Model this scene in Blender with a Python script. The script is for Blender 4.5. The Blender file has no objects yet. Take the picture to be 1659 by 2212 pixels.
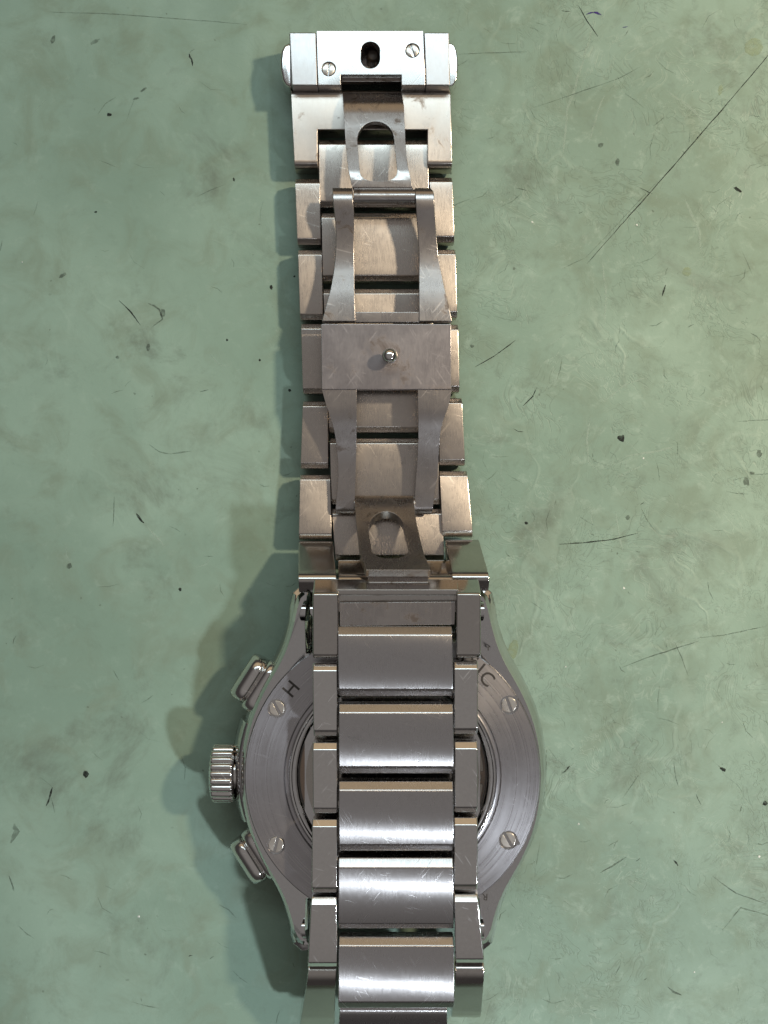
import bpy, bmesh, math, random
from mathutils import Vector, Matrix

random.seed(7)
scene = bpy.context.scene
C = scene.collection
MM = 0.001

# ------------------------------------------------------------------ camera
CAM_H, FPX = 200.0, 2880.0           # camera height in mm, focal length in px of a 1659x2212 frame
cam_data = bpy.data.cameras.new('camera')
cam_data.sensor_fit = 'VERTICAL'
cam_data.sensor_height = 24.0
cam_data.lens = 24.0 * FPX / 2212.0
cam_data.clip_start = 0.01
cam_data.clip_end = 20.0
cam = bpy.data.objects.new('camera', cam_data)
C.objects.link(cam)
cam.location = (0, 0, CAM_H * MM)
scene.camera = cam

# ------------------------------------------------------------------ room light (reflected in the metal)
world = bpy.data.worlds.new('World')
scene.world = world
world.use_nodes = True
nt = world.node_tree
nt.nodes.clear()
w_out = nt.nodes.new('ShaderNodeOutputWorld')
w_bg = nt.nodes.new('ShaderNodeBackground')
w_tc = nt.nodes.new('ShaderNodeTexCoord')
w_sep = nt.nodes.new('ShaderNodeSeparateXYZ')


def w_step(src, lo, hi, a=0.0, b=1.0):
    n = nt.nodes.new('ShaderNodeMapRange')
    n.interpolation_type = 'SMOOTHSTEP'
    n.inputs['From Min'].default_value = lo
    n.inputs['From Max'].default_value = hi
    n.inputs['To Min'].default_value = a
    n.inputs['To Max'].default_value = b
    nt.links.new(src, n.inputs['Value'])
    return n.outputs[0]


def w_mix(f, a, b):
    n = nt.nodes.new('ShaderNodeMix')
    n.data_type = 'RGBA'
    for i, v in ((0, f), (6, a), (7, b)):
        if isinstance(v, tuple):
            n.inputs[i].default_value = (*v, 1)
        else:
            nt.links.new(v, n.inputs[i])
    return n.outputs[2]


nt.links.new(w_tc.outputs['Generated'], w_sep.inputs[0])
wz, wy = w_sep.outputs['Z'], w_sep.outputs['Y']
# dim room walls -> taupe ceiling, and the lit beige wall beyond the bench (+Y)
w_col = w_mix(w_step(wz, 0.35, 0.9), (0.060, 0.055, 0.054), (0.25, 0.236, 0.228))
w_f = nt.nodes.new('ShaderNodeMath')
w_f.operation = 'MULTIPLY'
nt.links.new(w_step(wy, 0.4, 0.85), w_f.inputs[0])
nt.links.new(w_step(wz, 0.62, 0.86, 1.0, 0.0), w_f.inputs[1])
w_g = nt.nodes.new('ShaderNodeMath')
w_g.operation = 'MULTIPLY'
nt.links.new(w_f.outputs[0], w_g.inputs[0])
nt.links.new(w_step(wz, 0.2, 0.4), w_g.inputs[1])
w_col = w_mix(w_g.outputs[0], w_col, (0.62, 0.47, 0.30))
nt.links.new(w_col, w_bg.inputs['Color'])
w_bg.inputs['Strength'].default_value = 1.0
nt.links.new(w_bg.outputs[0], w_out.inputs[0])


def area(name, loc_mm, target_mm, sx, sy, watts, col, spread=180):
    d = bpy.data.lights.new(name, 'AREA')
    d.shape = 'RECTANGLE'
    d.size, d.size_y = sx * MM, sy * MM
    d.energy = watts
    d.color = col
    d.spread = math.radians(spread)
    o = bpy.data.objects.new(name, d)
    C.objects.link(o)
    o.location = Vector(loc_mm) * MM
    o.rotation_euler = (Vector(target_mm) - Vector(loc_mm)).to_track_quat('-Z', 'Y').to_euler()
    return o


area('warm_lamp', (305, 140, 400), (105, 35, 0), 28, 28, 0.172, (1.0, 0.83, 0.60), 49)
area('cool_lamp', (280, -272, 400), (-5, -95, 0), 28, 28, 0.066, (0.84, 0.92, 1.0), 33)
area('ceiling_panel', (-55, 200, 300), (-60, 95, 0), 420, 66, 0.125, (0.74, 0.93, 1.0), 90)

scene.view_settings.view_transform = 'Standard'
scene.view_settings.look = 'None'
scene.view_settings.exposure = -0.08
scene.view_settings.gamma = 1.0
scene.cycles.max_bounces = 10
scene.cycles.caustics_reflective = False
scene.cycles.sample_clamp_indirect = 4.0


# ------------------------------------------------------------------ node helpers
def new_mat(name):
    mt = bpy.data.materials.new(name)
    mt.use_nodes = True
    n = mt.node_tree.nodes
    return mt, mt.node_tree, n['Principled BSDF']


def node(t, kind, **kw):
    n = t.nodes.new(kind)
    for k, v in kw.items():
        if k in n.inputs:
            n.inputs[k].default_value = v
        else:
            setattr(n, k, v)
    return n


def math_node(t, op, a, b=None, c=None, clamp=False):
    n = t.nodes.new('ShaderNodeMath')
    n.operation = op
    n.use_clamp = clamp
    for i, v in enumerate((a, b, c)):
        if v is None:
            continue
        if isinstance(v, (int, float)):
            n.inputs[i].default_value = v
        else:
            t.links.new(v, n.inputs[i])
    return n.outputs[0]


def mixc(t, f, a, b, blend='MIX'):
    n = t.nodes.new('ShaderNodeMix')
    n.data_type = 'RGBA'
    n.blend_type = blend
    for i, v in ((0, f), (6, a), (7, b)):
        if isinstance(v, (int, float)):
            n.inputs[i].default_value = v
        elif isinstance(v, tuple):
            n.inputs[i].default_value = v if len(v) == 4 else (*v, 1)
        else:
            t.links.new(v, n.inputs[i])
    return n.outputs[2]


def ramp(t, src, lo, hi, a=0.0, b=1.0):
    n = t.nodes.new('ShaderNodeMapRange')
    n.interpolation_type = 'SMOOTHSTEP'
    n.inputs['From Min'].default_value = lo
    n.inputs['From Max'].default_value = hi
    n.inputs['To Min'].default_value = a
    n.inputs['To Max'].default_value = b
    t.links.new(src, n.inputs['Value'])
    return n.outputs[0]


def coords(t, scale=(1, 1, 1), rot=(0, 0, 0), rand=True, mode='POINT'):
    tc = t.nodes.new('ShaderNodeTexCoord')
    src = tc.outputs['Object']
    if rand:
        oi = t.nodes.new('ShaderNodeObjectInfo')
        v = t.nodes.new('ShaderNodeVectorMath')
        v.operation = 'ADD'
        t.links.new(src, v.inputs[0])
        t.links.new(oi.outputs['Random'], v.inputs[1])
        src = v.outputs[0]
    mp = t.nodes.new('ShaderNodeMapping')
    mp.vector_type = mode
    mp.inputs['Scale'].default_value = scale
    mp.inputs['Rotation'].default_value = rot
    t.links.new(src, mp.inputs['Vector'])
    return mp.outputs[0]


def noise(t, vec, scale, detail=3.0, rough=0.55, dist=0.0):
    n = t.nodes.new('ShaderNodeTexNoise')
    n.inputs['Scale'].default_value = scale
    n.inputs['Detail'].default_value = detail
    n.inputs['Roughness'].default_value = rough
    n.inputs['Distortion'].default_value = dist
    t.links.new(vec, n.inputs['Vector'])
    return n.outputs[0]


def scratches(t, angle, density=0.7, seed=0.0):
    """hairline marks: strongly stretched noise, thresholded, broken up along its length"""
    v = coords(t, (1 / 4200, 1 / 260, 1 / 500), (0, 0, angle), mode='TEXTURE')
    a = noise(t, v, 1.0, 1.0, 0.4)
    line = ramp(t, a, density, density + 0.05)
    v2 = coords(t, (190, 190, 190), (0.3, 0.2, seed))
    brk = ramp(t, noise(t, v2, 1.0, 2.0), 0.5, 0.62)
    return math_node(t, 'MULTIPLY', line, brk)


def metal(name, col, rough, aniso=0.0, grain=0.0, grain_scale=(5200, 240, 2000), smudge=0.08,
          scratch=0.0, grime=0.0, radial=False, grime_scale=330.0, grime_lo=0.60):
    mt, t, b = new_mat(name)
    b.inputs['Metallic'].default_value = 1.0
    b.inputs['Anisotropic'].default_value = aniso
    if aniso:
        tg = t.nodes.new('ShaderNodeTangent')
        if radial:
            tg.direction_type = 'RADIAL'
            tg.axis = 'Z'
            b.inputs['Anisotropic Rotation'].default_value = 0.25
        else:
            tg.direction_type = 'UV_MAP'
            tg.uv_map = 'UVMap'
        t.links.new(tg.outputs[0], b.inputs['Tangent'])
    blot = noise(t, coords(t), 260.0, 4.0, 0.6)
    r = ramp(t, blot, 0.3, 0.75, rough - smudge * 0.6, rough + smudge)
    colour = (*col, 1)
    fine = noise(t, coords(t), 1900.0, 3.0, 0.65)
    colour = mixc(t, ramp(t, fine, 0.25, 0.8, 0.0, 0.18), colour, (col[0] * 0.72, col[1] * 0.70, col[2] * 0.70, 1))
    hgt = None
    if grain:
        if radial:
            tc = t.nodes.new('ShaderNodeTexCoord')
            ln = t.nodes.new('ShaderNodeVectorMath')
            ln.operation = 'LENGTH'
            t.links.new(tc.outputs['Object'], ln.inputs[0])
            cb = t.nodes.new('ShaderNodeCombineXYZ')
            t.links.new(math_node(t, 'MULTIPLY', ln.outputs['Value'], 5200), cb.inputs[0])
            n2 = t.nodes.new('ShaderNodeTexNoise')
            n2.inputs['Scale'].default_value = 1.0
            n2.inputs['Detail'].default_value = 2.0
            v3 = t.nodes.new('ShaderNodeVectorMath')
            v3.operation = 'MULTIPLY_ADD'
            v3.inputs[1].default_value = (40, 40, 40)
            t.links.new(tc.outputs['Object'], v3.inputs[0])
            t.links.new(cb.outputs[0], v3.inputs[2])
            t.links.new(v3.outputs[0], n2.inputs['Vector'])
            g = n2.outputs[0]
        else:
            g = noise(t, coords(t, grain_scale), 1.0, 2.0, 0.6)
        r = math_node(t, 'ADD', r, ramp(t, g, 0.3, 0.7, -grain, grain))
        colour = mixc(t, ramp(t, g, 0.3, 0.7, 0.0, min(0.6, grain * 4)), colour,
                      (col[0] * 0.62, col[1] * 0.60, col[2] * 0.60, 1))
        hgt = g
    if scratch:
        s = math_node(t, 'MAXIMUM', scratches(t, 0.55, 0.66, 0.4), scratches(t, -0.7, 0.67, 1.4))
        s = math_node(t, 'MAXIMUM', s, scratches(t, 1.3, 0.68, 2.4))
        r = math_node(t, 'ADD', r, math_node(t, 'MULTIPLY', s, 0.16 * scratch))
        colour = mixc(t, math_node(t, 'MULTIPLY', s, 0.4 * scratch), colour,
                      (min(1, col[0] * 1.5), min(1, col[1] * 1.5), min(1, col[2] * 1.5), 1))
        s_h = math_node(t, 'MULTIPLY', s, 1.0)
        hgt = s_h if hgt is None else math_node(t, 'SUBTRACT', hgt, s_h)
    if grime:
        gn = noise(t, coords(t), grime_scale, 6.0, 0.7, 0.6)
        gm = ramp(t, gn, grime_lo, grime_lo + 0.13, 0.0, grime)
        colour = mixc(t, gm, colour, (0.075, 0.05, 0.035, 1))
        r = math_node(t, 'ADD', r, math_node(t, 'MULTIPLY', gm, 0.3))
    t.links.new(math_node(t, 'MAXIMUM', r, 0.03), b.inputs['Roughness'])
    t.links.new(colour, b.inputs['Base Color'])
    if hgt is not None:
        bp = node(t, 'ShaderNodeBump', Strength=0.10, Distance=0.00002)
        t.links.new(hgt, bp.inputs['Height'])
        t.links.new(bp.outputs[0], b.inputs['Normal'])
    return mt


M = {}
FINE = (7000, 900, 3000)
M['link_brushed'] = metal('brushed steel links', (0.57, 0.555, 0.555), 0.25, 0.97, 0.02, FINE, smudge=0.02, scratch=0.4, grime=0.12)
M['under_brushed'] = metal('brushed inner side of links', (0.58, 0.53, 0.485), 0.28, 0.80, 0.022, (9000, 800, 4000), smudge=0.025, scratch=0.3, grime=0.28)
M['polished'] = metal('polished steel', (0.70, 0.68, 0.66), 0.10, 0.0, 0.0, smudge=0.03, scratch=1.0, grime=0.12)
M['case'] = metal('polished case', (0.64, 0.63, 0.625), 0.12, 0.0, 0.0, smudge=0.03, scratch=0.3, grime=0.15)
M['caseback'] = metal('circular brushed case back', (0.47, 0.455, 0.465), 0.30, 0.65, 0.04, smudge=0.02, radial=True, scratch=0.2)
M['clasp'] = metal('satin clasp steel', (0.42, 0.39, 0.375), 0.28, 0.5, 0.016, FINE, smudge=0.03, scratch=0.5, grime=0.75, grime_lo=0.55)
M['clasp_plate'] = metal('satin clasp plate', (0.41, 0.375, 0.375), 0.33, 0.3, 0.02, FINE, smudge=0.04, scratch=0.35, grime=0.65, grime_scale=170, grime_lo=0.52)
M['buckle'] = metal('satin buckle', (0.52, 0.51, 0.505), 0.26, 0.7, 0.02, FINE, smudge=0.02, scratch=0.15)
M['buckle_base'] = metal('satin buckle base', (0.53, 0.485, 0.445), 0.31, 0.76, 0.022, (9000, 800, 4000), smudge=0.03, grime=0.6, grime_lo=0.56)
M['buckle_side'] = metal('satin buckle side', (0.47, 0.45, 0.445), 0.33, 0.6, 0.02, FINE, smudge=0.03, scratch=0.2)
M['screw'] = metal('screw steel', (0.80, 0.75, 0.68), 0.3, 0.0, 0.0, grime=0.4, grime_scale=900)
M['end_block'] = metal('polished end block', (0.54, 0.51, 0.48), 0.12, 0.0, 0.0, smudge=0.03, scratch=0.3, grime=0.15)
M['movement'] = metal('movement plate', (0.62, 0.46, 0.37), 0.35, 0.5, 0.02, radial=True)
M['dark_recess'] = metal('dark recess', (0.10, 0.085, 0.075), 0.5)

mt, t, b = new_mat('dark engraving')
b.inputs['Base Color'].default_value = (0.035, 0.028, 0.022, 1)
b.inputs['Roughness'].default_value = 0.6
M['engraving_slot_shade'] = mt

mt, t, b = new_mat('rubbery resin')
b.inputs['Base Color'].default_value = (0.015, 0.015, 0.015, 1)
b.inputs['Roughness'].default_value = 0.35
M['resin'] = mt

# thin crystal: see-through with a fresnel glint
mt, t, b = new_mat('sapphire window')
t.nodes.remove(b)
out = t.nodes['Material Output']
tr = node(t, 'ShaderNodeBsdfTransparent')
tr.inputs[0].default_value = (0.86, 0.84, 0.80, 1)
gl = node(t, 'ShaderNodeBsdfGlossy')
gl.inputs['Roughness'].default_value = 0.03
fr = node(t, 'ShaderNodeFresnel', IOR=1.75)
ms = t.nodes.new('ShaderNodeMixShader')
t.links.new(fr.outputs[0], ms.inputs[0])
t.links.new(tr.outputs[0], ms.inputs[1])
t.links.new(gl.outputs[0], ms.inputs[2])
t.links.new(ms.outputs[0], out.inputs[0])
M['glass'] = mt


def mat_material():
    mt, t, b = new_mat('worn green bench mat')
    v = coords(t, rand=False)
    sep = t.nodes.new('ShaderNodeSeparateXYZ')
    t.links.new(v, sep.inputs[0])
    right = ramp(t, sep.outputs['X'], -0.02, 0.03)          # the right of the mat is rubbed rougher
    big = noise(t, v, 28.0, 4.0, 0.55, 0.4)
    mid = noise(t, v, 120.0, 5.0, 0.62, 0.8)
    col = mixc(t, ramp(t, big, 0.32, 0.68), (0.228, 0.330, 0.258, 1), (0.308, 0.430, 0.343, 1))
    col = mixc(t, ramp(t, mid, 0.44, 0.72, 0.0, 0.55), col, (0.21, 0.262, 0.19, 1))
    # pale rubbed veins
    warp = t.nodes.new('ShaderNodeVectorMath')
    warp.operation = 'MULTIPLY_ADD'
    nz = t.nodes.new('ShaderNodeTexNoise')
    nz.inputs['Scale'].default_value = 45
    nz.inputs['Detail'].default_value = 3
    t.links.new(v, nz.inputs['Vector'])
    t.links.new(nz.outputs['Color'], warp.inputs[0])
    warp.inputs[1].default_value = (0.025, 0.025, 0)
    t.links.new(v, warp.inputs[2])
    vein = noise(t, warp.outputs[0], 75.0, 2.0, 0.5)
    ridge = math_node(t, 'ABSOLUTE', math_node(t, 'SUBTRACT', vein, 0.5))
    vmask = ramp(t, noise(t, v, 60.0, 2.0), 0.46, 0.62)
    vl = math_node(t, 'MULTIPLY', ramp(t, ridge, 0.0, 0.03, 1.0, 0.0), vmask)
    vl = math_node(t, 'MULTIPLY', vl, ramp(t, sep.outputs['X'], -0.04, 0.03, 0.25, 0.75))
    col = mixc(t, math_node(t, 'MULTIPLY', vl, 0.2), col, (0.45, 0.56, 0.46, 1))
    # fine curly fibre marks, light and dark
    vein2 = noise(t, warp.outputs[0], 420.0, 2.0, 0.55, 1.2)
    r2 = math_node(t, 'ABSOLUTE', math_node(t, 'SUBTRACT', vein2, 0.5))
    f2 = math_node(t, 'MULTIPLY', ramp(t, r2, 0.0, 0.035, 1.0, 0.0), ramp(t, noise(t, v, 95.0, 3.0), 0.42, 0.62))
    f2 = math_node(t, 'MULTIPLY', f2, ramp(t, sep.outputs['X'], -0.03, 0.03, 0.08, 0.5))
    col = mixc(t, math_node(t, 'MULTIPLY', f2, 0.7), col, (0.16, 0.20, 0.155, 1))
    vein3 = noise(t, warp.outputs[0], 300.0, 2.0, 0.55, 1.6)
    r3 = math_node(t, 'ABSOLUTE', math_node(t, 'SUBTRACT', vein3, 0.48))
    f3 = math_node(t, 'MULTIPLY', ramp(t, r3, 0.0, 0.03, 1.0, 0.0), ramp(t, noise(t, v, 70.0, 3.0), 0.48, 0.66))
    f3 = math_node(t, 'MULTIPLY', f3, ramp(t, sep.outputs['X'], -0.03, 0.03, 0.1, 0.6))
    col = mixc(t, math_node(t, 'MULTIPLY', f3, 0.45), col, (0.45, 0.55, 0.45, 1))
    # fine rubbed mottling
    crm = noise(t, v, 330.0, 8.0, 0.72, 0.3)
    ca = ramp(t, sep.outputs['X'], -0.03, 0.02, 0.45, 1.0)
    col = mixc(t, math_node(t, 'MULTIPLY', ramp(t, crm, 0.52, 0.70), math_node(t, 'MULTIPLY', ca, 0.42)), col, (0.17, 0.225, 0.175, 1))
    col = mixc(t, math_node(t, 'MULTIPLY', ramp(t, crm, 0.47, 0.30), math_node(t, 'MULTIPLY', ca, 0.40)), col, (0.42, 0.54, 0.45, 1))
    # grey dirt clouds and pepper
    dirt = noise(t, v, 66.0, 7.0, 0.70, 0.5)
    col = mixc(t, ramp(t, dirt, 0.53, 0.75, 0.0, 0.62), col, (0.13, 0.15, 0.115, 1))
    pep = noise(t, v, 1050.0, 1.0, 0.5)
    pm = ramp(t, noise(t, v, 85.0, 2.0), 0.5, 0.65)
    col = mixc(t, math_node(t, 'MULTIPLY', ramp(t, pep, 0.74, 0.78), math_node(t, 'MULTIPLY', pm, 0.55)), col, (0.06, 0.07, 0.05, 1))
    t.links.new(col, b.inputs['Base Color'])
    t.links.new(ramp(t, mid, 0.3, 0.7, 0.42, 0.62), b.inputs['Roughness'])
    b.inputs['Specular IOR Level'].default_value = 0.32
    h = math_node(t, 'ADD', math_node(t, 'MULTIPLY', vl, 0.6), math_node(t, 'MULTIPLY', f3, 0.3))
    h = math_node(t, 'SUBTRACT', h, math_node(t, 'MULTIPLY', f2, 0.5))
    h = math_node(t, 'ADD', h, math_node(t, 'MULTIPLY', mid, 0.8))
    bp = node(t, 'ShaderNodeBump', Strength=0.6, Distance=0.00014)
    t.links.new(h, bp.inputs['Height'])
    t.links.new(bp.outputs[0], b.inputs['Normal'])
    return mt


M['mat'] = mat_material()


def mark_material(name, col, alpha, rough=0.7):
    mt, t, b = new_mat(name)
    b.inputs['Base Color'].default_value = (*col, 1)
    b.inputs['Roughness'].default_value = rough
    b.inputs['Specular IOR Level'].default_value = 0.2
    n = noise(t, coords(t), 1500.0, 2.0)
    t.links.new(ramp(t, n, 0.3, 0.6, alpha * 0.45, alpha), b.inputs['Alpha'])
    return mt


M['mark_dark'] = mark_material('dark cut', (0.022, 0.026, 0.022), 0.95)
M['mark_mid'] = mark_material('grey scuff and dent shade', (0.065, 0.078, 0.062), 0.45)
M['mark_faint'] = mark_material('faint scuff', (0.09, 0.11, 0.085), 0.35)
M['mark_light'] = mark_material('pale scuff', (0.48, 0.60, 0.50), 0.5)
M['dust'] = mark_material('white dust', (0.85, 0.88, 0.82), 1.0)
M['ink'] = mark_material('violet ink', (0.06, 0.035, 0.20), 0.9)
M['oil'] = mark_material('yellow oil stain', (0.40, 0.47, 0.27), 0.42, 0.2)


# ------------------------------------------------------------------ geometry helpers (millimetres)
def P(px, py, z=0.0):
    """place measured on the photograph, at height z (mm) -> mm"""
    k = (CAM_H - z) / FPX
    return Vector(((px - 829.5) * k, (1106 - py) * k, z))


WORLD_LOC = {}


def finish(name, bm, mat, parent=None, bevel=0.0, segs=2, angle=28, weighted=True, kind=None, loc=None):
    """bmesh in mm, world frame -> one mesh object with its origin at its own centre"""
    bmesh.ops.remove_doubles(bm, verts=bm.verts, dist=0.0008)
    bmesh.ops.recalc_face_normals(bm, faces=bm.faces)
    if bevel > 0:
        ed = [e for e in bm.edges if len(e.link_faces) == 2 and e.calc_face_angle(0) > math.radians(angle)]
        bmesh.ops.bevel(bm, geom=ed, offset=bevel, segments=segs, profile=0.5, affect='EDGES', clamp_overlap=True)
    xs = [v.co.x for v in bm.verts]
    ys = [v.co.y for v in bm.verts]
    zs = [v.co.z for v in bm.verts]
    c = Vector(loc) if loc is not None else Vector(((min(xs) + max(xs)) / 2, (min(ys) + max(ys)) / 2, (min(zs) + max(zs)) / 2))
    for v in bm.verts:
        v.co = (v.co - c) * MM
    uv = bm.loops.layers.uv.new('UVMap')
    for f in bm.faces:
        for l in f.loops:
            p = l.vert.co
            l[uv].uv = (p.x * 20 + p.z * 4 + 0.5, p.y * 20 + p.z * 6 + 0.5)
        f.smooth = True
    me = bpy.data.meshes.new(name)
    bm.to_mesh(me)
    bm.free()
    me.set_sharp_from_angle(angle=math.radians(38))
    me.materials.append(M[mat])
    o = bpy.data.objects.new(name, me)
    C.objects.link(o)
    base = Vector((0, 0, 0))
    if parent is not None:
        o.parent = parent
        base = WORLD_LOC[parent.name]
    o.location = (c - base) * MM
    WORLD_LOC[o.name] = c
    if weighted:
        wn = o.modifiers.new('weighted', 'WEIGHTED_NORMAL')
        wn.keep_sharp = True
    if kind:
        o['kind'] = kind
    return o


def prism(pts_a, pts_b):
    """closed solid between two matching rings"""
    bm = bmesh.new()
    a = [bm.verts.new(p) for p in pts_a]
    b_ = [bm.verts.new(p) for p in pts_b]
    n = len(a)
    bm.faces.new(a)
    bm.faces.new(list(reversed(b_)))
    for i in range(n):
        j = (i + 1) % n
        bm.faces.new((a[i], b_[i], b_[j], a[j]))
    return bm


def loft(rings, cap=True):
    bm = bmesh.new()
    R = [[bm.verts.new(p) for p in r] for r in rings]
    n = len(R[0])
    for a, b_ in zip(R, R[1:]):
        for i in range(n):
            j = (i + 1) % n
            bm.faces.new((a[i], a[j], b_[j], b_[i]))
    if cap:
        bm.faces.new(list(reversed(R[0])))
        bm.faces.new(R[-1])
    return bm


def lathe(profile, center, seg=128, axis='Z', closed=False, wobble=None):
    """profile (r, h) turned about an axis through center"""
    rings = []
    for r, h in profile:
        ring = []
        for i in range(seg):
            a = 2 * math.pi * i / seg
            rr = r * (wobble(a, r, h) if wobble else 1)
            if axis == 'Z':
                p = Vector((rr * math.cos(a), rr * math.sin(a), h))
            else:
                p = Vector((h, rr * math.cos(a), rr * math.sin(a)))
            ring.append(p + Vector(center))
        rings.append(ring)
    if closed:
        rings.append(rings[0])
    return loft(rings, cap=not closed)


def box_bm(x0, x1, y0, y1, z0, z1):
    a = [Vector((x0, y0, z)) for z in (z0,)] + [Vector((x1, y0, z0)), Vector((x1, y1, z0)), Vector((x0, y1, z0))]
    b_ = [Vector((p.x, p.y, z1)) for p in a]
    return prism(a, b_)


def cyl_x(x0, x1, y, z, r, seg=28):
    a = [Vector((x0, y + r * math.cos(2 * math.pi * i / seg), z + r * math.sin(2 * math.pi * i / seg))) for i in range(seg)]
    b_ = [Vector((x1, p.y, p.z)) for p in a]
    return prism(a, b_)


def boolean(bm, cutters):
    """subtract closed bmeshes from bm; returns a new bmesh"""
    bmesh.ops.recalc_face_normals(bm, faces=bm.faces)
    me = bpy.data.meshes.new('tmp')
    bm.to_mesh(me)
    bm.free()
    o = bpy.data.objects.new('tmp', me)
    C.objects.link(o)
    cs = []
    for c in cutters:
        bmesh.ops.recalc_face_normals(c, faces=c.faces)
        cm = bpy.data.meshes.new('tmpc')
        c.to_mesh(cm)
        c.free()
        co = bpy.data.objects.new('tmpc', cm)
        C.objects.link(co)
        md = o.modifiers.new('b', 'BOOLEAN')
        md.operation = 'DIFFERENCE'
        md.solver = 'EXACT'
        md.object = co
        cs.append(co)
    bpy.context.view_layer.update()
    dg = bpy.context.evaluated_depsgraph_get()
    res = bpy.data.meshes.new_from_object(o.evaluated_get(dg))
    nb = bmesh.new()
    nb.from_mesh(res)
    for ob in [o] + cs:
        d = ob.data
        bpy.data.objects.remove(ob)
        bpy.data.meshes.remove(d)
    bpy.data.meshes.remove(res)
    bmesh.ops.remove_doubles(nb, verts=nb.verts, dist=0.002)
    bmesh.ops.dissolve_limit(nb, angle_limit=math.radians(1.0), verts=nb.verts, edges=nb.edges)
    return nb


def link_bm(tl, tr, bl, br, thick=3.2, ch_l=0.9, ch_d=0.75, bulge=0.15, under=0.45, arc=True):
    """a bracelet link from the four corners of its upper face (far end first)"""
    tl, tr, bl, br = (Vector(p) for p in (tl, tr, bl, br))
    nrm = (tr - tl).cross(bl - tl).normalized()
    if nrm.z < 0:
        nrm = -nrm
    L = ((bl + br) / 2 - (tl + tr) / 2).length
    prof = [(0.0, ch_d)]
    if arc:
        prof += [(ch_l * (1 - math.cos(a)), ch_d * (1 - math.sin(a))) for a in (0.62, 1.1)]
    N = 7
    for i in range(N + 1):
        s = ch_l + (L - 2 * ch_l) * i / N
        u = i / N
        prof.append((s, -bulge * 4 * u * (1 - u)))
    if arc:
        prof += [(L - ch_l * (1 - math.cos(a)), ch_d * (1 - math.sin(a))) for a in (1.1, 0.62)]
    prof += [(L, ch_d), (L, thick - under), (L - under, thick), (under, thick), (0.0, thick - under)]
    A, B = [], []
    for s, d in prof:
        u = s / L
        A.append(tl.lerp(bl, u) - nrm * d)
        B.append(tr.lerp(br, u) - nrm * d)
    return prism(A, B)


def link_px(x_tl, x_tr, x_bl, x_br, y_t, y_b, z_t, z_b, y_t2=None, y_b2=None, **kw):
    return link_bm(P(x_tl, y_t, z_t), P(x_tr, y_t2 or y_t, z_t), P(x_bl, y_b, z_b), P(x_br, y_b2 or y_b, z_b), **kw)


# ------------------------------------------------------------------ the mat
bm = bmesh.new()
nseg = 24
S = 1500.0
g = [[bm.verts.new((-S + 2 * S * i / nseg, -S + 2 * S * j / nseg, 0)) for j in range(nseg + 1)] for i in range(nseg + 1)]
for i in range(nseg):
    for j in range(nseg):
        bm.faces.new((g[i][j], g[i + 1][j], g[i + 1][j + 1], g[i][j + 1]))
work_mat = finish('work_mat', bm, 'mat', weighted=False, kind='structure', loc=(0, 0, 0))
work_mat['label'] = 'worn green bench mat with cuts, scuffs and dark specks under the watch'


def strip(bm, pts, w, z=0.02, taper=True, jitter=0.0):
    """a scuff lying on the mat: a thin ribbon along px points"""
    q = [P(x, y, 0) for x, y in pts]
    dense = []
    for a, b_ in zip(q, q[1:]):
        n = max(2, int((b_ - a).length / 1.2))
        for i in range(n):
            dense.append(a.lerp(b_, i / n))
    dense.append(q[-1])
    n = len(dense)
    L, Rr = [], []
    for i, p in enumerate(dense):
        d = (dense[min(i + 1, n - 1)] - dense[max(i - 1, 0)]).normalized()
        nn = Vector((-d.y, d.x, 0))
        u = i / (n - 1)
        ww = w * (0.25 + 0.75 * math.sin(math.pi * u) ** 0.5 if taper else 1.0) * random.uniform(0.6, 1.25)
        p = p + nn * random.uniform(-jitter, jitter)
        L.append(bm.verts.new((p.x + nn.x * ww / 2, p.y + nn.y * ww / 2, z)))
        Rr.append(bm.verts.new((p.x - nn.x * ww / 2, p.y - nn.y * ww / 2, z)))
    for i in range(n - 1):
        bm.faces.new((L[i], L[i + 1], Rr[i + 1], Rr[i]))


def blob(bm, px, py, r, z=0.03, n=9, sx=1.0, sy=1.0, h=0.0, ang=0.0):
    c = P(px, py, 0)
    ring = []
    for i in range(n):
        a = 2 * math.pi * i / n
        rr = r * (random.uniform(0.92, 1.06) if n > 20 else random.uniform(0.72, 1.15))
        x, y = rr * sx * math.cos(a), rr * sy * math.sin(a)
        x, y = x * math.cos(ang) - y * math.sin(ang), x * math.sin(ang) + y * math.cos(ang)
        ring.append(bm.verts.new((c.x + x, c.y + y, z)))
    top = bm.verts.new((c.x, c.y, z + h))
    for i in range(n):
        bm.faces.new((ring[i], ring[(i + 1) % n], top))


def mark(name, mat, pts, w, jitter=0.0):
    b_ = bmesh.new()
    strip(b_, pts, w, jitter=jitter)
    return finish(name, b_, mat, work_mat, weighted=False)


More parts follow.
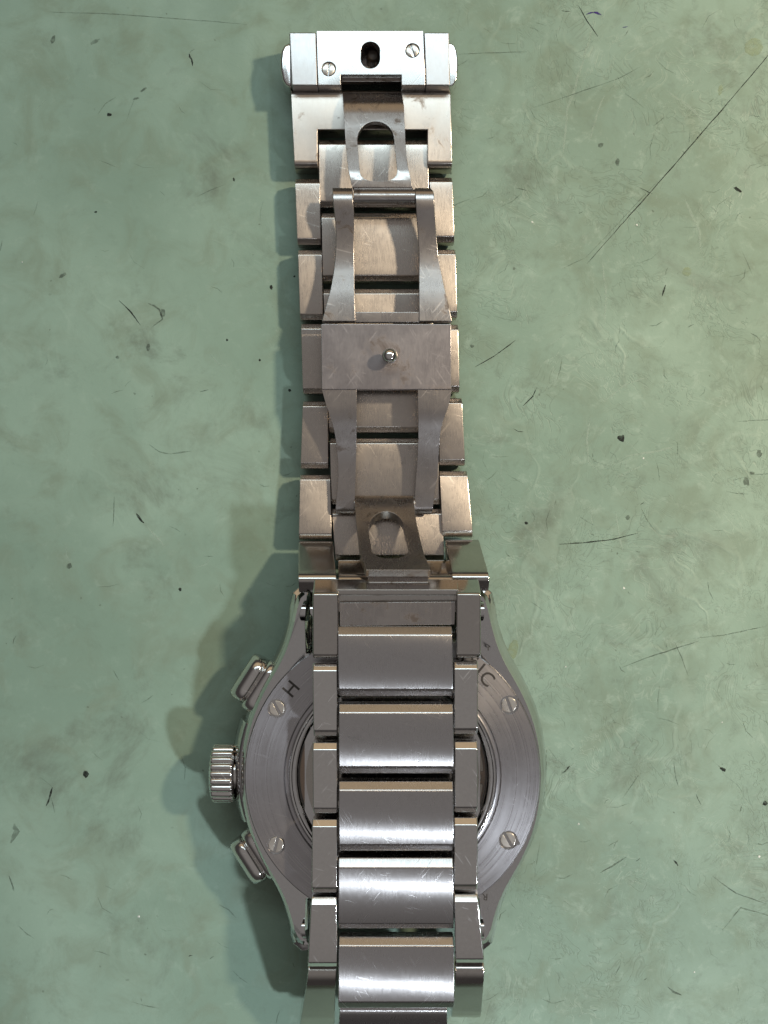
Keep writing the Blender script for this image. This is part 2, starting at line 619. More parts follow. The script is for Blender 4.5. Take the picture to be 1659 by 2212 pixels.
for pts, w, m_ in [
    ([(1268, 569), (1420, 398), (1570, 225), (1680, 96)], 0.16, 'mark_dark'),
    ([(1262, 560), (1300, 520), (1420, 392)], 0.10, 'mark_faint'),
    ([(1290, 545), (1450, 368), (1560, 245)], 0.10, 'mark_light'),
    ([(988, 117), (1060, 114), (1139, 112)], 0.12, 'mark_mid'),
    ([(1249, 12), (1268, 45), (1291, 79)], 0.16, 'mark_dark'),
    ([(1151, 233), (1226, 208), (1338, 169), (1384, 144)], 0.10, 'mark_mid'),
    ([(1026, 793), (1070, 768), (1114, 735)], 0.14, 'mark_dark'),
    ([(1207, 1175), (1259, 1173), (1330, 1164), (1378, 1152)], 0.17, 'mark_dark'),
    ([(1497, 1379), (1564, 1372), (1651, 1354)], 0.16, 'mark_mid'),
    ([(1593, 910), (1680, 906)], 0.14, 'mark_mid'),
    ([(1620, 1026), (1680, 1022)], 0.14, 'mark_mid'),
    ([(1130, 877), (1151, 856), (1160, 837)], 0.16, 'mark_dark'),
    ([(1463, 954), (1464, 985)], 0.12, 'mark_mid'),
    ([(107, 26), (237, 30), (380, 40), (534, 53)], 0.12, 'mark_mid'),
    ([(408, 117), (413, 128), (417, 142)], 0.32, 'mark_dark'),
    ([(257, 649), (283, 675), (303, 703)], 0.22, 'mark_dark'),
    ([(320, 655), (345, 668), (352, 690), (330, 706)], 0.35, 'mark_mid'),  # shaded right side of a dent, painted as a dark arc
    ([(295, 1109), (303, 1119), (311, 1130)], 0.42, 'mark_dark'),
    ([(247, 1073), (246, 1105), (244, 1139)], 0.10, 'mark_mid'),
    ([(432, 847), (451, 842)], 0.20, 'mark_mid'),
    ([(323, 960), (344, 976), (370, 981), (413, 974)], 0.22, 'mark_faint'),
    ([(315, 1135), (355, 1180)], 0.35, 'mark_light'),
    ([(101, 1741), (107, 1722), (113, 1701)], 0.40, 'mark_dark'),
    ([(111, 1723), (119, 1755)], 0.22, 'mark_mid'),
    ([(22, 1820), (38, 1795), (30, 1780)], 0.8, 'mark_faint'),
    ([(20, 1892), (27, 1915), (30, 1925)], 0.25, 'mark_mid'),
    ([(1297, 1885), (1325, 1870), (1354, 1851)], 0.22, 'mark_mid'),
    ([(1344, 1441), (1406, 1418), (1507, 1385)], 0.18, 'mark_mid'),
    ([(1457, 1386), (1472, 1420), (1487, 1461)], 0.12, 'mark_mid'),
    ([(1215, 1670), (1224, 1662), (1230, 1654)], 0.25, 'mark_dark'),
    ([(1455, 1857), (1465, 1870)], 0.3, 'mark_dark'),
    ([(1540, 1893), (1590, 1930), (1657, 1953)], 0.16, 'mark_mid'),
    ([(1442, 2132), (1455, 2142), (1472, 2150)], 0.3, 'mark_mid'),
    ([(1455, 1645), (1460, 1680), (1466, 1700)], 0.16, 'mark_mid'),
    ([(1345, 1725), (1365, 1695), (1381, 1672)], 0.14, 'mark_faint'),
    ([(1430, 640), (1438, 615)], 0.25, 'mark_dark'),
    ([(1350, 950), (1400, 1000), (1330, 1030)], 0.2, 'mark_light'),
    ([(1350, 985), (1400, 978), (1455, 965)], 0.35, 'mark_light'),
    ([(1275, 900), (1268, 950), (1272, 1000), (1300, 1025)], 0.3, 'mark_light'),
    ([(1300, 870), (1350, 830), (1400, 815)], 0.3, 'mark_light'),
    ([(1330, 1105), (1337, 1150), (1345, 1190)], 0.3, 'mark_light'),
    ([(1285, 40), (1260, 130), (1225, 240), (1215, 340)], 0.35, 'mark_light'),
    ([(1305, 205), (1285, 260), (1275, 305)], 0.35, 'mark_light'),
    ([(1440, 195), (1500, 240), (1530, 275)], 0.4, 'mark_light'),
    ([(1300, 560), (1310, 640), (1305, 700)], 0.35, 'mark_light'),
    ([(1480, 430), (1510, 500), (1515, 545)], 0.4, 'mark_light'),
    ([(1700, 1990), (1600, 1960), (1560, 2010)], 0.2, 'mark_faint'),
    ([(1266, 31), (1278, 26), (1290, 27), (1299, 33)], 0.30, 'ink'),
    ([(1345, 59), (1356, 58)], 0.22, 'ink'),
]:
    mark('scratch', m_, pts, w, jitter=w * 0.25)

for px, py, r, sx, sy, ang, m_ in [
    (1342, 947, 0.58, 1, 1, 0, 'mark_dark'), (236, 248, 0.36, 1, 0.8, 0, 'mark_dark'),
    (207, 458, 0.20, 1, 0.8, 0, 'mark_dark'), (586, 621, 0.30, .8, 1.2, 0, 'mark_dark'),
    (1298, 313, 0.42, 1, .9, 0, 'mark_mid'), (1334, 350, 0.5, .7, 1.2, 0, 'mark_mid'),
    (185, 1672, 0.50, 1, 1.1, 0, 'mark_dark'), (389, 1273, 0.28, .8, 1, 0, 'mark_dark'),
    (626, 843, 0.24, 1, 1, 0, 'mark_dark'), (561, 778, 0.2, 1, 1, 0, 'mark_dark'),
    (1562, 1662, 0.42, 1.3, .7, -0.5, 'mark_dark'), (1653, 1735, 0.40, 1, 1, 0, 'mark_dark'),
    (1593, 409, 0.5, 1.4, .5, -0.6, 'mark_dark'), (1137, 1130, 0.3, 1, .8, 0, 'mark_dark'),
    (1020, 748, 0.3, 1, .8, 0, 'mark_mid'), (1356, 1118, 0.35, 1, 1, 0, 'mark_mid'),
    (1612, 1040, 0.5, 1, 1.4, 0.4, 'mark_mid'), (1640, 980, 0.5, .9, 1.2, 0, 'mark_mid'), (1625, 1022, 0.35, 1.3, .7, 0, 'mark_mid'),
    (352, 676, 0.6, .7, 1.2, 0, 'mark_mid'), (205, 90, 0.5, 1.6, .5, 0.5, 'mark_faint'),  # the first is painted shade on the right of a dent
    (135, 595, 0.5, 1.2, .6, 0.6, 'mark_mid'), (150, 1222, 0.45, 1, 1, 0, 'mark_mid'),
    (1108, 1405, 1.0, .75, 1.6, -0.25, 'oil'), (1628, 102, 1.4, 1, 1, 0, 'oil'),
    (1484, 587, 0.7, 1, 1, 0, 'oil'), (1556, 194, 0.7, .5, 1.2, -0.2, 'oil'),
    (1628, 102, 0.9, 1, .6, 0.3, 'mark_light'), (254, 772, 0.3, 1, .8, 0, 'mark_mid'),
    (320, 750, 0.5, .7, 1.1, 0, 'mark_mid'), (115, 85, 0.5, .6, 1.3, -0.4, 'mark_mid'),
    (310, 194, 0.5, 1.2, .4, 0.6, 'mark_mid'), (294, 213, 0.4, 1.2, .5, 0.3, 'mark_mid'),
    (505, 388, 0.25, .6, 1.2, 0, 'mark_dark'),
]:
    b_ = bmesh.new()
    blob(b_, px, py, r, n=22 if m_ == 'oil' else 12, sx=sx, sy=sy, ang=ang, h=0.02)
    finish('speck', b_, m_, work_mat, weighted=False)

for m_, cnt, right_bias in (('mark_mid', 95, 0.75), ('mark_dark', 14, 0.62), ('mark_faint', 190, 0.7), ('mark_light', 150, 0.85)):
    b_ = bmesh.new()
    for _ in range(cnt):
        x = random.uniform(1000, 1800) if random.random() < right_bias else random.uniform(-150, 640)
        y = random.uniform(-150, 2360)
        a = random.uniform(0, math.pi)
        ln = random.uniform(4, 16) * (2.0 if m_ in ('mark_faint', 'mark_light') else 1)
        cu = random.uniform(-0.7, 0.7)
        mid = (x + ln * math.cos(a), y + ln * math.sin(a))
        end = (mid[0] + ln * math.cos(a + cu), mid[1] + ln * math.sin(a + cu))
        if random.random() < 0.35 and m_ == 'mark_dark':
            blob(b_, x, y, random.uniform(0.08, 0.2), n=7)
        else:
            strip(b_, [(x, y), mid, end], random.uniform(0.05, 0.14), z=0.015)
    finish('fleck', b_, m_, work_mat, weighted=False, kind='stuff')

for px, py in ((1348, 1270), (1376, 486), (1660, 330), (48, 566), (1222, 1440), (1500, 2100), (1560, 1560), (1640, 1850), (1250, 1780), (300, 1980), (1150, 480), (1390, 990)):
    b_ = bmesh.new()
    blob(b_, px, py, random.uniform(0.1, 0.2), n=7, h=0.08)
    finish('dust_speck', b_, 'dust', work_mat, weighted=False)

# ------------------------------------------------------------------ the watch
CX, CY = P(848, 1673, 11).x, P(848, 1673, 11).y
watch = bpy.data.objects.new('wristwatch', None)
C.objects.link(watch)
watch.location = (CX * MM, CY * MM, 0)
WORLD_LOC[watch.name] = Vector((CX, CY, 0))
watch['label'] = 'steel wristwatch lying face down with its bracelet folded back and clasp open'
watch['category'] = 'watch'


# ---- case
def case_outline():
    """right upper quarter, then mirrored; local mm"""
    q = [(21.45, 0.0), (21.25, 3.6), (20.6, 7.0), (19.4, 10.4), (17.8, 13.5), (16.25, 16.0), (15.2, 18.4), (14.6, 20.6),
         (14.3, 21.8), (14.1, 23.4), (13.7, 25.0), (12.9, 25.7), (12.1, 25.7), (11.9, 25.0), (11.9, 23.4), (11.9, 21.8), (11.9, 17.6)]
    q2 = [q[0]]
    for a, b_ in zip(q, q[1:]):      # densify the curved flank
        if a[1] < 21:
            q2 += [((a[0] * 2 + b_[0]) / 3, (a[1] * 2 + b_[1]) / 3), ((a[0] + 2 * b_[0]) / 3, (a[1] + 2 * b_[1]) / 3)]
        q2.append(b_)
    # smooth the flank
    for _ in range(3):
        for i in range(1, len(q2) - 1):
            if q2[i][1] < 21 and q2[i][0] > 13:
                q2[i] = ((q2[i - 1][0] + 2 * q2[i][0] + q2[i + 1][0]) / 4, (q2[i - 1][1] + 2 * q2[i][1] + q2[i + 1][1]) / 4)
    top = q2 + [(-x, y) for x, y in reversed(q2)]
    return top[:-1] + [(x, -y) for x, y in reversed(top)][:-1]


def offset_ring(ring, d):
    n = len(ring)
    res = []
    for i in range(n):
        p0, p1, p2 = Vector(ring[i - 1]), Vector(ring[i]), Vector(ring[(i + 1) % n])
        e1, e2 = (p1 - p0).normalized(), (p2 - p1).normalized()
        t_ = (e1 + e2)
        t_ = t_.normalized() if t_.length > 1e-6 else e1
        nn = Vector((t_.y, -t_.x))
        res.append((p1.x + nn.x * d, p1.y + nn.y * d))
    return res


outline = case_outline()
rings = []
for z, off in ((2.6, -0.4), (3.0, 0.4), (4.2, 0.85), (6.0, 0.95), (7.6, 0.8), (9.3, 0.2), (9.6, 0.0), (9.8, 0.1), (11.1, 0.05), (11.4, -0.03), (12.0, -0.5)):
    ring = []
    for (x, y), (x0, y0) in zip(offset_ring(outline, off), outline):
        zz = z
        over = max(0.0, abs(y0) - 21.8)
        if over > 0 and z > 6:
            zz = z - over * 1.45 * (z - 6) / 5.8
        ring.append(Vector((CX + x, CY + y, zz)))
    rings.append(ring)
case = finish('case_body', loft(rings), 'case', watch, bevel=0.0, weighted=False)

finish('bezel', lathe([(14, 0.02), (19.2, 0.02), (20.9, 0.5), (21.6, 1.6), (21.5, 2.7), (14, 2.7)], (CX, CY, 0), 96), 'case', watch, bevel=0.12)

# resin flank insert by the crown, with its polished cover
arc = []
for k in range(13):
    a = math.radians(180 - 19 + 38 * k / 12)
    arc.append((math.cos(a), math.sin(a)))
rings = [[Vector((CX + r * c, CY + r * s_, z)) for r, z in ((20.9, 10.0), (21.9, 9.8), (22.35, 9.3), (23.25, 7.0), (23.25, 4.4), (22.6, 3.6), (20.9, 3.4))] for c, s_ in arc]
finish('crown_guard', loft(rings), 'case', case, bevel=0.3, segs=2, angle=50)

# crown, fluted
cr_c = P(480, 1670, 6.4)
NF = 22


def flute(a, r, h):
    if r < 3.6:
        return 1.0
    return 1.0 + 0.042 * (abs(math.cos(NF * a / 2)) ** 0.7 * 2 - 1)


cx0 = P(453, 1670, 8).x
prof = [(0.6, 0.0), (2.9, 0.0), (3.55, 0.12), (3.95, 0.38), (4.05, 0.6), (4.05, 3.05), (3.95, 3.3), (3.5, 3.55), (2.6, 3.6), (2.6, 4.6), (0.6, 4.6)]
crown = finish('crown', lathe(prof, (cx0, cr_c.y, 6.3), NF * 8, axis='X', wobble=flute), 'polished', watch, bevel=0.0, weighted=False)


def pusher(deg):
    a = math.radians(deg)
    ur = Vector((math.cos(a), math.sin(a), 0))
    ut = Vector((-math.sin(a), math.cos(a), 0))
    c = Vector((CX, CY, 6.6))

    def tier(r0, r1, ln, ht, bev, name, par, prof_k):
        rings = []
        ncr = 6
        for fr_, kx, kz in prof_k:
            rr = r0 + (r1 - r0) * fr_
            ring = []
            for qx, qy in ((1, 1), (-1, 1), (-1, -1), (1, -1)):
                cr = 2.1
                for s in range(ncr + 1):
                    base = {(1, 1): 0, (-1, 1): 90, (-1, -1): 180, (1, -1): 270}[(qx, qy)]
                    th = math.radians(base + 90 * s / ncr)
                    x = qx * (ln / 2 - cr) + cr * math.cos(th)
                    y = qy * (ht / 2 - cr) + cr * math.sin(th)
                    ring.append(c + ur * rr + ut * (x * kx) + Vector((0, 0, y * kz)))
            rings.append(ring)
        return finish(name, loft(rings), 'polished', par, bevel=bev, segs=2)
    collar = tier(20.8, 23.5, 8.4, 6.0, 0.0, 'pusher', watch, ((0, 1, 1), (.55, 1, 1), (.78, .99, .93), (.93, .96, .8), (1, .92, .66)))
    tier(23.0, 25.9, 7.3, 5.5, 0.0, 'pusher_cap', collar, ((0, .93, .84), (.13, .93, .84), (.22, .98, .96), (.34, 1, 1), (.5, 1, .98), (.66, .99, .9), (.8, .97, .77), (.91, .93, .6), (.97, .88, .46), (1, .82, .34)))


pusher(180 - 32.5)
pusher(180 + 32.5)

# case back
back_prof = [(14.7, 11.0), (20.85, 11.0), (20.85, 12.1), (20.7, 12.3), (15.35, 12.3), (15.15, 12.05), (14.95, 12.05), (14.7, 12.15)]
bmb = lathe(back_prof, (CX, CY, 0), 144, closed=True)
screw_at = [(598, 1530, 62), (1100, 1523, 70), (596, 1825, 104), (1098, 1815, 60)]
cuts = []
for px, py, ang in screw_at:
    p = P(px, py, 12.3)
    cuts.append(lathe([(1.34, 11.6), (1.34, 13.2)], (p.x, p.y, 0), 32))
    if px > 900:    # these seats run out into the rim
        d = (Vector((p.x - CX, p.y - CY, 0))).normalized()
        tt = Vector((-d.y, d.x, 0))
        q0 = Vector((p.x, p.y, 11.75))
        a_ = [q0 + tt * 0.2, q0 + tt * 1.15 + d * 0.55, q0 + d * 1.75 + tt * 0.35, q0 + d * 0.9 - tt * 0.55]
        cuts.append(prism(a_, [v + Vector((0, 0, 1.4)) for v in a_]))
case_back = finish('case_back', boolean(bmb, cuts), 'caseback', watch, bevel=0.0, loc=(CX, CY, 12.0))


def slot_screw(name, p, r, ang, parent, z_top, depth=0.55, slot=0.34):
    d = Vector((math.cos(math.radians(-ang)), math.sin(math.radians(-ang)), 0))
    n_ = Vector((-d.y, d.x, 0))
    body = lathe([(r * 0.92, z_top - depth - 0.25), (r, z_top - depth), (r, z_top - 0.1), (r * 0.93, z_top)], (p.x, p.y, 0), 32)
    q = Vector((p.x, p.y, z_top - 0.5))
    a_ = [q + d * 3 + n_ * slot / 2, q - d * 3 + n_ * slot / 2, q - d * 3 - n_ * slot / 2, q + d * 3 - n_ * slot / 2]
    c_ = prism(a_, [v + Vector((0, 0, 1.0)) for v in a_])
    o = finish(name, boolean(body, [c_]), 'screw', parent, bevel=0.04, segs=1)
    o.data.materials.append(M['engraving_slot_shade'])  # dark tone painted on slot floor and walls in place of shade
    zc = WORLD_LOC[o.name].z
    for f in o.data.polygons:
        zz = f.center.z / MM + zc
        if z_top - 0.56 < zz < z_top - 0.2 and (f.normal.z > 0.9 or abs(f.normal.x * n_.x + f.normal.y * n_.y) > 0.98 and f.area > 0.25 * r * 0.3 * MM * MM):
            f.material_index = 1
    return o


for px, py, ang in screw_at:
    slot_screw('case_back_screw', P(px, py, 12.3), 1.1, ang, case_back, 12.26, 0.65, 0.40)

ring_prof = [(13.3, 11.2), (14.72, 11.2), (14.72, 12.2), (14.5, 12.42), (14.25, 12.42), (14.1, 12.3), (13.9, 12.36), (13.6, 12.28), (13.45, 12.2), (13.3, 12.1)]
finish('window_ring', lathe(ring_prof, (CX, CY, 0), 128, closed=True), 'case', watch, bevel=0.05)
finish('movement', lathe([(0.5, 9.9), (13.25, 9.9), (13.25, 10.6), (12.2, 10.75), (12.0, 10.45), (9.3, 10.45), (9.1, 10.7), (0.5, 10.7)], (CX, CY, 0), 96),
       'movement', watch, bevel=0.08)
# half-disc rotor seen under the crystal
half = [(13.15 * math.cos(math.radians(a)), 13.15 * math.sin(math.radians(a))) for a in range(100, 281, 6)]
half_in = [(8.0 * math.cos(math.radians(a)), 8.0 * math.sin(math.radians(a))) for a in range(280, 99, -6)]
rr0 = [Vector((CX + x, CY + y, 10.95)) for x, y in half + half_in]
rr1 = [Vector((CX + x, CY + y, 11.35)) for x, y in half + half_in]
finish('rotor', prism(rr0, rr1), 'movement', watch, bevel=0.08)
for a0, a1, ra, rb in ((-42, -6, 9.6, 12.9), (2, 38, 10.2, 12.9), (-4, 0, 11.0, 12.6)):
    angs = [math.radians(a0 + (a1 - a0) * k / 8) for k in range(9)]
    pl = [(rb * math.cos(a), rb * math.sin(a)) for a in angs] + [(ra * math.cos(a), ra * math.sin(a)) for a in reversed(angs)]
    finish('movement_bridge', prism([Vector((CX + x, CY + y, 10.7)) for x, y in pl], [Vector((CX + x, CY + y, 11.25)) for x, y in pl]), 'case', watch, bevel=0.12)
dome = [(0.3, 12.25), (5, 12.22), (9, 12.14), (12, 12.02), (13.28, 11.9), (13.28, 11.6), (0.3, 11.6)]
finish('crystal', lathe(dome, (CX, CY, 0), 96), 'glass', watch, bevel=0.0)


def text_bm(s, size, p, rot, z):
    cu = bpy.data.curves.new('t', 'FONT')
    cu.body = s
    cu.size = size
    cu.align_x = 'CENTER'
    cu.align_y = 'CENTER'
    cu.resolution_u = 3
    cu.offset = 0.02
    cu.extrude = 0.015
    o = bpy.data.objects.new('t', cu)
    C.objects.link(o)
    bpy.context.view_layer.update()
    me = bpy.data.meshes.new_from_object(o.evaluated_get(bpy.context.evaluated_depsgraph_get()))
    b_ = bmesh.new()
    b_.from_mesh(me)
    bpy.data.objects.remove(o)
    bpy.data.curves.remove(cu)
    bpy.data.meshes.remove(me)
    mx = Matrix.Translation(Vector((p.x, p.y, z))) @ Matrix.Rotation(rot, 4, 'Z')
    bmesh.ops.transform(b_, matrix=mx, verts=b_.verts)
    return b_


for ch, px, py in (('H', 630, 1489), ('S', 997, 1417), ('S', 1020, 1430), ('I', 1037, 1447), ('C', 1051, 1467)):
    p = P(px, py, 12.3)
    ang = math.atan2(p.y - CY, p.x - CX) - math.pi / 2
    finish('engraved_letter', text_bm(ch, 2.8, p, ang, 12.31), 'engraving_slot_shade', case_back, weighted=False)
finish('hallmark', text_bm('n', 1.25, P(1057, 1399, 11.8), 0.12, 11.82), 'engraving_slot_shade', case, weighted=False)
finish('hallmark', text_bm('R', 1.3, P(1048, 1937, 11.8), math.pi - 0.05, 11.82), 'engraving_slot_shade', case, weighted=False)

# lug screws / bar ends between the lugs
for sx in (-1, 1):
    for sy in (-1, 1):
        y = CY + sy * 22.9
        xa, xb = CX + sx * 11.2, CX + sx * 13.4
        finish('lug_bar', cyl_x(min(xa, xb), max(xa, xb), y, 7.2, 1.5), 'case', case, bevel=0.15)

# ---- lower half of the bracelet, wrist side up
UL = dict(thick=3.6, ch_l=0.8, ch_d=0.7, bulge=0.06, arc=False)
ZB = 4.4
lower_outer = [
    (637, 691, 642, 693, 384, 527, ZB, ZB), (928, 977, 932, 982, 381, 522, ZB, ZB),
    (643, 695, 648, 698, 538, 690, ZB, ZB), (932, 984, 938, 988, 537, 685, ZB, ZB),
    (650, 701, 654, 706, 698, 850, ZB, ZB), (938, 990, 944, 993, 700, 846, ZB, ZB),
    (654, 709, 649, 709, 866, 1012, ZB, ZB), (946, 998, 949, 1005, 859, 1005, ZB, ZB),
    (648, 713, 645, 717, 1024, 1165, ZB, 5.4), (949, 1009, 956, 1022, 1016, 1159, ZB, 5.4),
]
for a in lower_outer:
    finish('outer_link', link_px(*a, **UL), 'under_brushed', watch, bevel=0.12)
lower_center = [
    (688, 925, 690, 927, 300, 446, ZB - .3, ZB - .3), (694, 930, 697, 932, 458, 606, ZB - .3, ZB - .3),
    (698, 934, 703, 937, 622, 768, ZB - .3, ZB - .3), (706, 938, 711, 942, 786, 934, ZB - .3, ZB - .3),
    (712, 946, 716, 950, 946, 1090, ZB - .3, ZB - .2), (717, 955, 724, 960, 1098, 1210, ZB, 5.0),
]
for a in lower_center:
    finish('center_link', link_px(*a, **UL), 'under_brushed', watch, bevel=0.12)
# steep end link rising to the lugs
EL = dict(thick=3.0, ch_l=1.1, ch_d=0.8, bulge=0.0)
end1 = finish('end_link', link_px(730, 972, 731, 977, 1204, 1250, 5.6, 10.8, **EL), 'end_block', watch, bevel=0.12)
finish('end_link_shoulder', link_px(645, 718, 644, 727, 1163, 1250, 5.2, 12.2, **EL), 'end_block', end1, bevel=0.15)
finish('end_link_shoulder', link_px(961, 1033, 978, 1058, 1160, 1247, 5.2, 12.2, **EL), 'end_block', end1, bevel=0.15)

# ---- upper half of the bracelet, outer side up, folded over the case back
TL = dict(thick=3.4, ch_l=1.1, ch_d=0.85, bulge=0.30, arc=False)
TO = dict(thick=3.2, ch_l=0.95, ch_d=0.75, bulge=0.08, arc=False)
ZT = 18.0
upper_center = [
    (729, 977, 732, 979, 1354, 1506, ZT + .1, ZT + .1), (732, 979, 732, 980, 1522, 1674, ZT + .2, ZT + .1),
    (732, 979, 732, 980, 1690, 1842, ZT + .1, ZT - .1), (731, 979, 731, 980, 1858, 2012, ZT, ZT - 1.5),
    (732, 980, 730, 982, 2026, 2182, ZT - 2.0, ZT - 1.8),
]
for a in upper_center:
    finish('center_link', link_px(*a, **TL), 'link_brushed', watch, bevel=0.15, segs=3)
upper_outer = [
    (675, 729, 677, 729, 1434, 1592, ZT - .5, ZT - .5), (981, 1033, 981, 1032, 1430, 1588, ZT - .5, ZT - .5),
    (675, 729, 676, 729, 1605, 1760, ZT - .5, ZT - .5), (982, 1032, 982, 1032, 1603, 1758, ZT - .5, ZT - .5),
    (674, 729, 673, 729, 1772, 1932, ZT - .5, ZT - .7), (981, 1032, 981, 1032, 1768, 1926, ZT - .5, ZT - .7),
    (672, 728, 664, 729, 1942, 2094, ZT - .9, ZT - 2.2), (981, 1033, 984, 1047, 1936, 2086, ZT - .9, ZT - 2.2),
]
for a in upper_outer:
    finish('outer_link', link_px(*a, **TO), 'polished', watch, bevel=0.18, segs=3)
# end link diving to the lower lugs
DL = dict(thick=3.2, ch_l=2.4, ch_d=1.5, bulge=0.0, arc=True)
end2 = finish('end_link', link_px(734, 966, 728, 966, 2178, 2290, ZT - 4.0, 10.6, **EL), 'link_brushed', watch, bevel=0.15)
finish('end_link_shoulder', link_px(665, 727, 646, 722, 2108, 2226, ZT - 2.9, 6.0, **DL), 'end_block', end2, bevel=0.2)
finish('end_link_shoulder', link_px(984, 1047, 974, 1038, 2104, 2210, ZT - 2.9, 7.0, **DL), 'end_block', end2, bevel=0.2)

# block at the free end of the upper half
pt, pb = P(676, 1284, ZT), P(676, 1422, ZT - .5)
ye = P(676, 1251, 14.0).y
xl, xr = P(675, 1284, ZT).x, P(1039, 1284, ZT).x
xl2, xr2 = P(676, 1420, ZT).x, P(1034, 1412, ZT).x
yt, yb = pt.y, pb.y
prof = [(ye - 0.3, 13.4), (ye, 14.0), (yt + 0.35, ZT - 0.35), (yt, ZT), (yb + 0.5, ZT - 0.3), (yb, ZT - 0.9), (yb, 14.6), (yb + 0.4, 14.2), (ye - 1.5, 13.4)]


cxa, cxb = P(731, 1300, ZT).x, P(986, 1300, ZT).x
bmA = prism([Vector((xl, y, z)) for y, z in prof], [Vector((cxa, y, z)) for y, z in prof])
bmB = prism([Vector((cxb, y, z)) for y, z in prof], [Vector((xr, y, z)) for y, z in prof])
prof_c = [(ye - 0.3, 13.4), (ye - 0.02, 14.0), (yt + 0.62, ZT - 0.72), (yt - 0.02, ZT - 0.72), (yt - 0.3, 14.9), (ye - 4.5, 14.9), (ye - 4.5, 13.4)]
bmC = prism([Vector((cxa - 0.3, y, z)) for y, z in prof_c], [Vector((cxb + 0.3, y, z)) for y, z in prof_c])
block = finish('clasp_end_block', bmA, 'end_block', watch, bevel=0.24, segs=3)
finish('block_shoulder', bmB, 'end_block', block, bevel=0.24, segs=3)
finish('block_bridge', bmC, 'end_block', block, bevel=0.08)
finish('inset_plate', link_px(734, 984, 734, 982, 1301, 1353, 16.9, 16.9, y_t2=1299, y_b2=1350, thick=1.9, ch_l=0.12, ch_d=0.12, bulge=0.0, under=0.2),
       'clasp', block, bevel=0.06)

# ---- folding clasp
arms_up_L = [(405.5, 718, 761.5, 8.9), (412, 718, 762, 9.4), (420, 718.5, 762, 9.7), (436, 719.4, 763, 9.8), (455, 721.5, 764.5, 9.5), (473, 723.6, 765, 9.1), (507, 725.6, 765, 8.6),
             (549, 724.5, 765, 8.4), (585, 721, 766, 8.5), (625, 714, 766, 8.8), (661, 704, 767, 9.0), (694, 695, 768.6, 9.1)]
arms_up_R = [(405.5, 896, 930, 8.9), (412, 896.5, 936, 9.4), (420, 897, 938, 9.7), (436, 898, 938.6, 9.8), (455, 899, 939, 9.5), (473, 900, 940, 9.1), (507, 903, 943, 8.6),
             (549, 905, 947, 8.4), (585, 905, 953, 8.5), (625, 905, 961, 8.8), (661, 905, 970, 9.0), (694, 905, 977, 9.1)]
arms_lo_L = [(840, 695, 770.4, 9.1), (875, 704.7, 770.4, 9.1), (895, 712, 770.4, 9.0), (912, 717, 770.2, 8.8), (930, 722, 770, 8.4), (950, 725.5, 770, 7.9), (969, 728, 769.8, 7.5), (1000, 730.7, 768.8, 7.1), (1031, 731.3, 768, 6.9),
             (1062, 729, 767, 6.8), (1094, 725.7, 765.7, 6.7), (1104, 725, 765, 6.4), (1110, 725, 764, 5.9)]
arms_lo_R = [(840, 903, 976, 9.1), (860, 903, 973, 9.1), (880, 903.3, 968, 9.1), (895, 903.6, 962, 9.0), (912, 904, 956, 8.8), (930, 904, 952, 8.4), (950, 904, 949.5, 7.9), (969, 903, 948, 7.5), (1000, 901.7, 946.5, 7.1), (1031, 899, 944.8, 6.9),
             (1062, 897, 939, 6.8), (1094, 896, 935.4, 6.7), (1104, 895.5, 934, 6.4), (1110, 895.4, 930, 5.9)]


def ribbon_bm(rows, th):
    """rows (y, x left, x right, z of the upper face) -> curved bar of thickness th"""
    rings = []
    for i, (y, x0, x1, z) in enumerate(rows):
        a, b_ = P(x0, y, z), P(x1, y, z)
        j0, j1 = max(0, i - 1), min(len(rows) - 1, i + 1)
        pa, pc = P(x0, rows[j0][0], rows[j0][3]), P(x0, rows[j1][0], rows[j1][3])
        tan = Vector((0, pc.y - pa.y, pc.z - pa.z)).normalized()
        n_ = Vector((0, tan.z, -tan.y))
        if n_.z < 0:
            n_ = -n_
        rings.append([a, b_, b_ - n_ * th, a - n_ * th])
    return loft(rings)


def px_plate(x0, x1, y0, y1, z, th, skew=0):
    a = [P(x0, y0, z), P(x1, y0 + skew, z), P(x1 + 0.5, y1 + skew, z), P(x0 + 1, y1, z)]
    return prism(a, [v - Vector((0, 0, th)) for v in a])


plate = finish('clasp_plate', px_plate(694, 974.5, 700, 841, 9.4, 1.7), 'clasp_plate', watch, bevel=0.10)
pc = P(843, 768, 12)
pin_prof = [(0.7, 9.2), (0.7, 10.9), (0.85, 11.05), (1.06, 11.4), (1.12, 11.75), (1.05, 12.15), (0.82, 12.5), (0.45, 12.72), (0.1, 12.78)]
finish('locking_pin', lathe(pin_prof, (pc.x - 0.05, pc.y, 0), 32), 'polished', plate, bevel=0.0)
for rows in (arms_up_L, arms_up_R, arms_lo_L, arms_lo_R):
    finish('clasp_arm', ribbon_bm(rows, 1.5), 'clasp', watch, bevel=0.36, segs=4)
finish('clasp_crossbar', px_plate(767, 906, 674, 696, 8.9, 1.2), 'clasp', watch, bevel=0.1)
h1 = P(764, 424, 9.0)
finish('hinge_tube', cyl_x(h1.x, P(897, 424, 9.0).x, P(800, 424, 9.0).y, 8.45, 1.12), 'clasp', watch, bevel=0.1)
h2 = P(764, 1089, 6.6)
finish('hinge_tube', cyl_x(h2.x, P(897, 1089, 6.6).x, h2.y, 5.9, 1.0), 'clasp', watch, bevel=0.1)


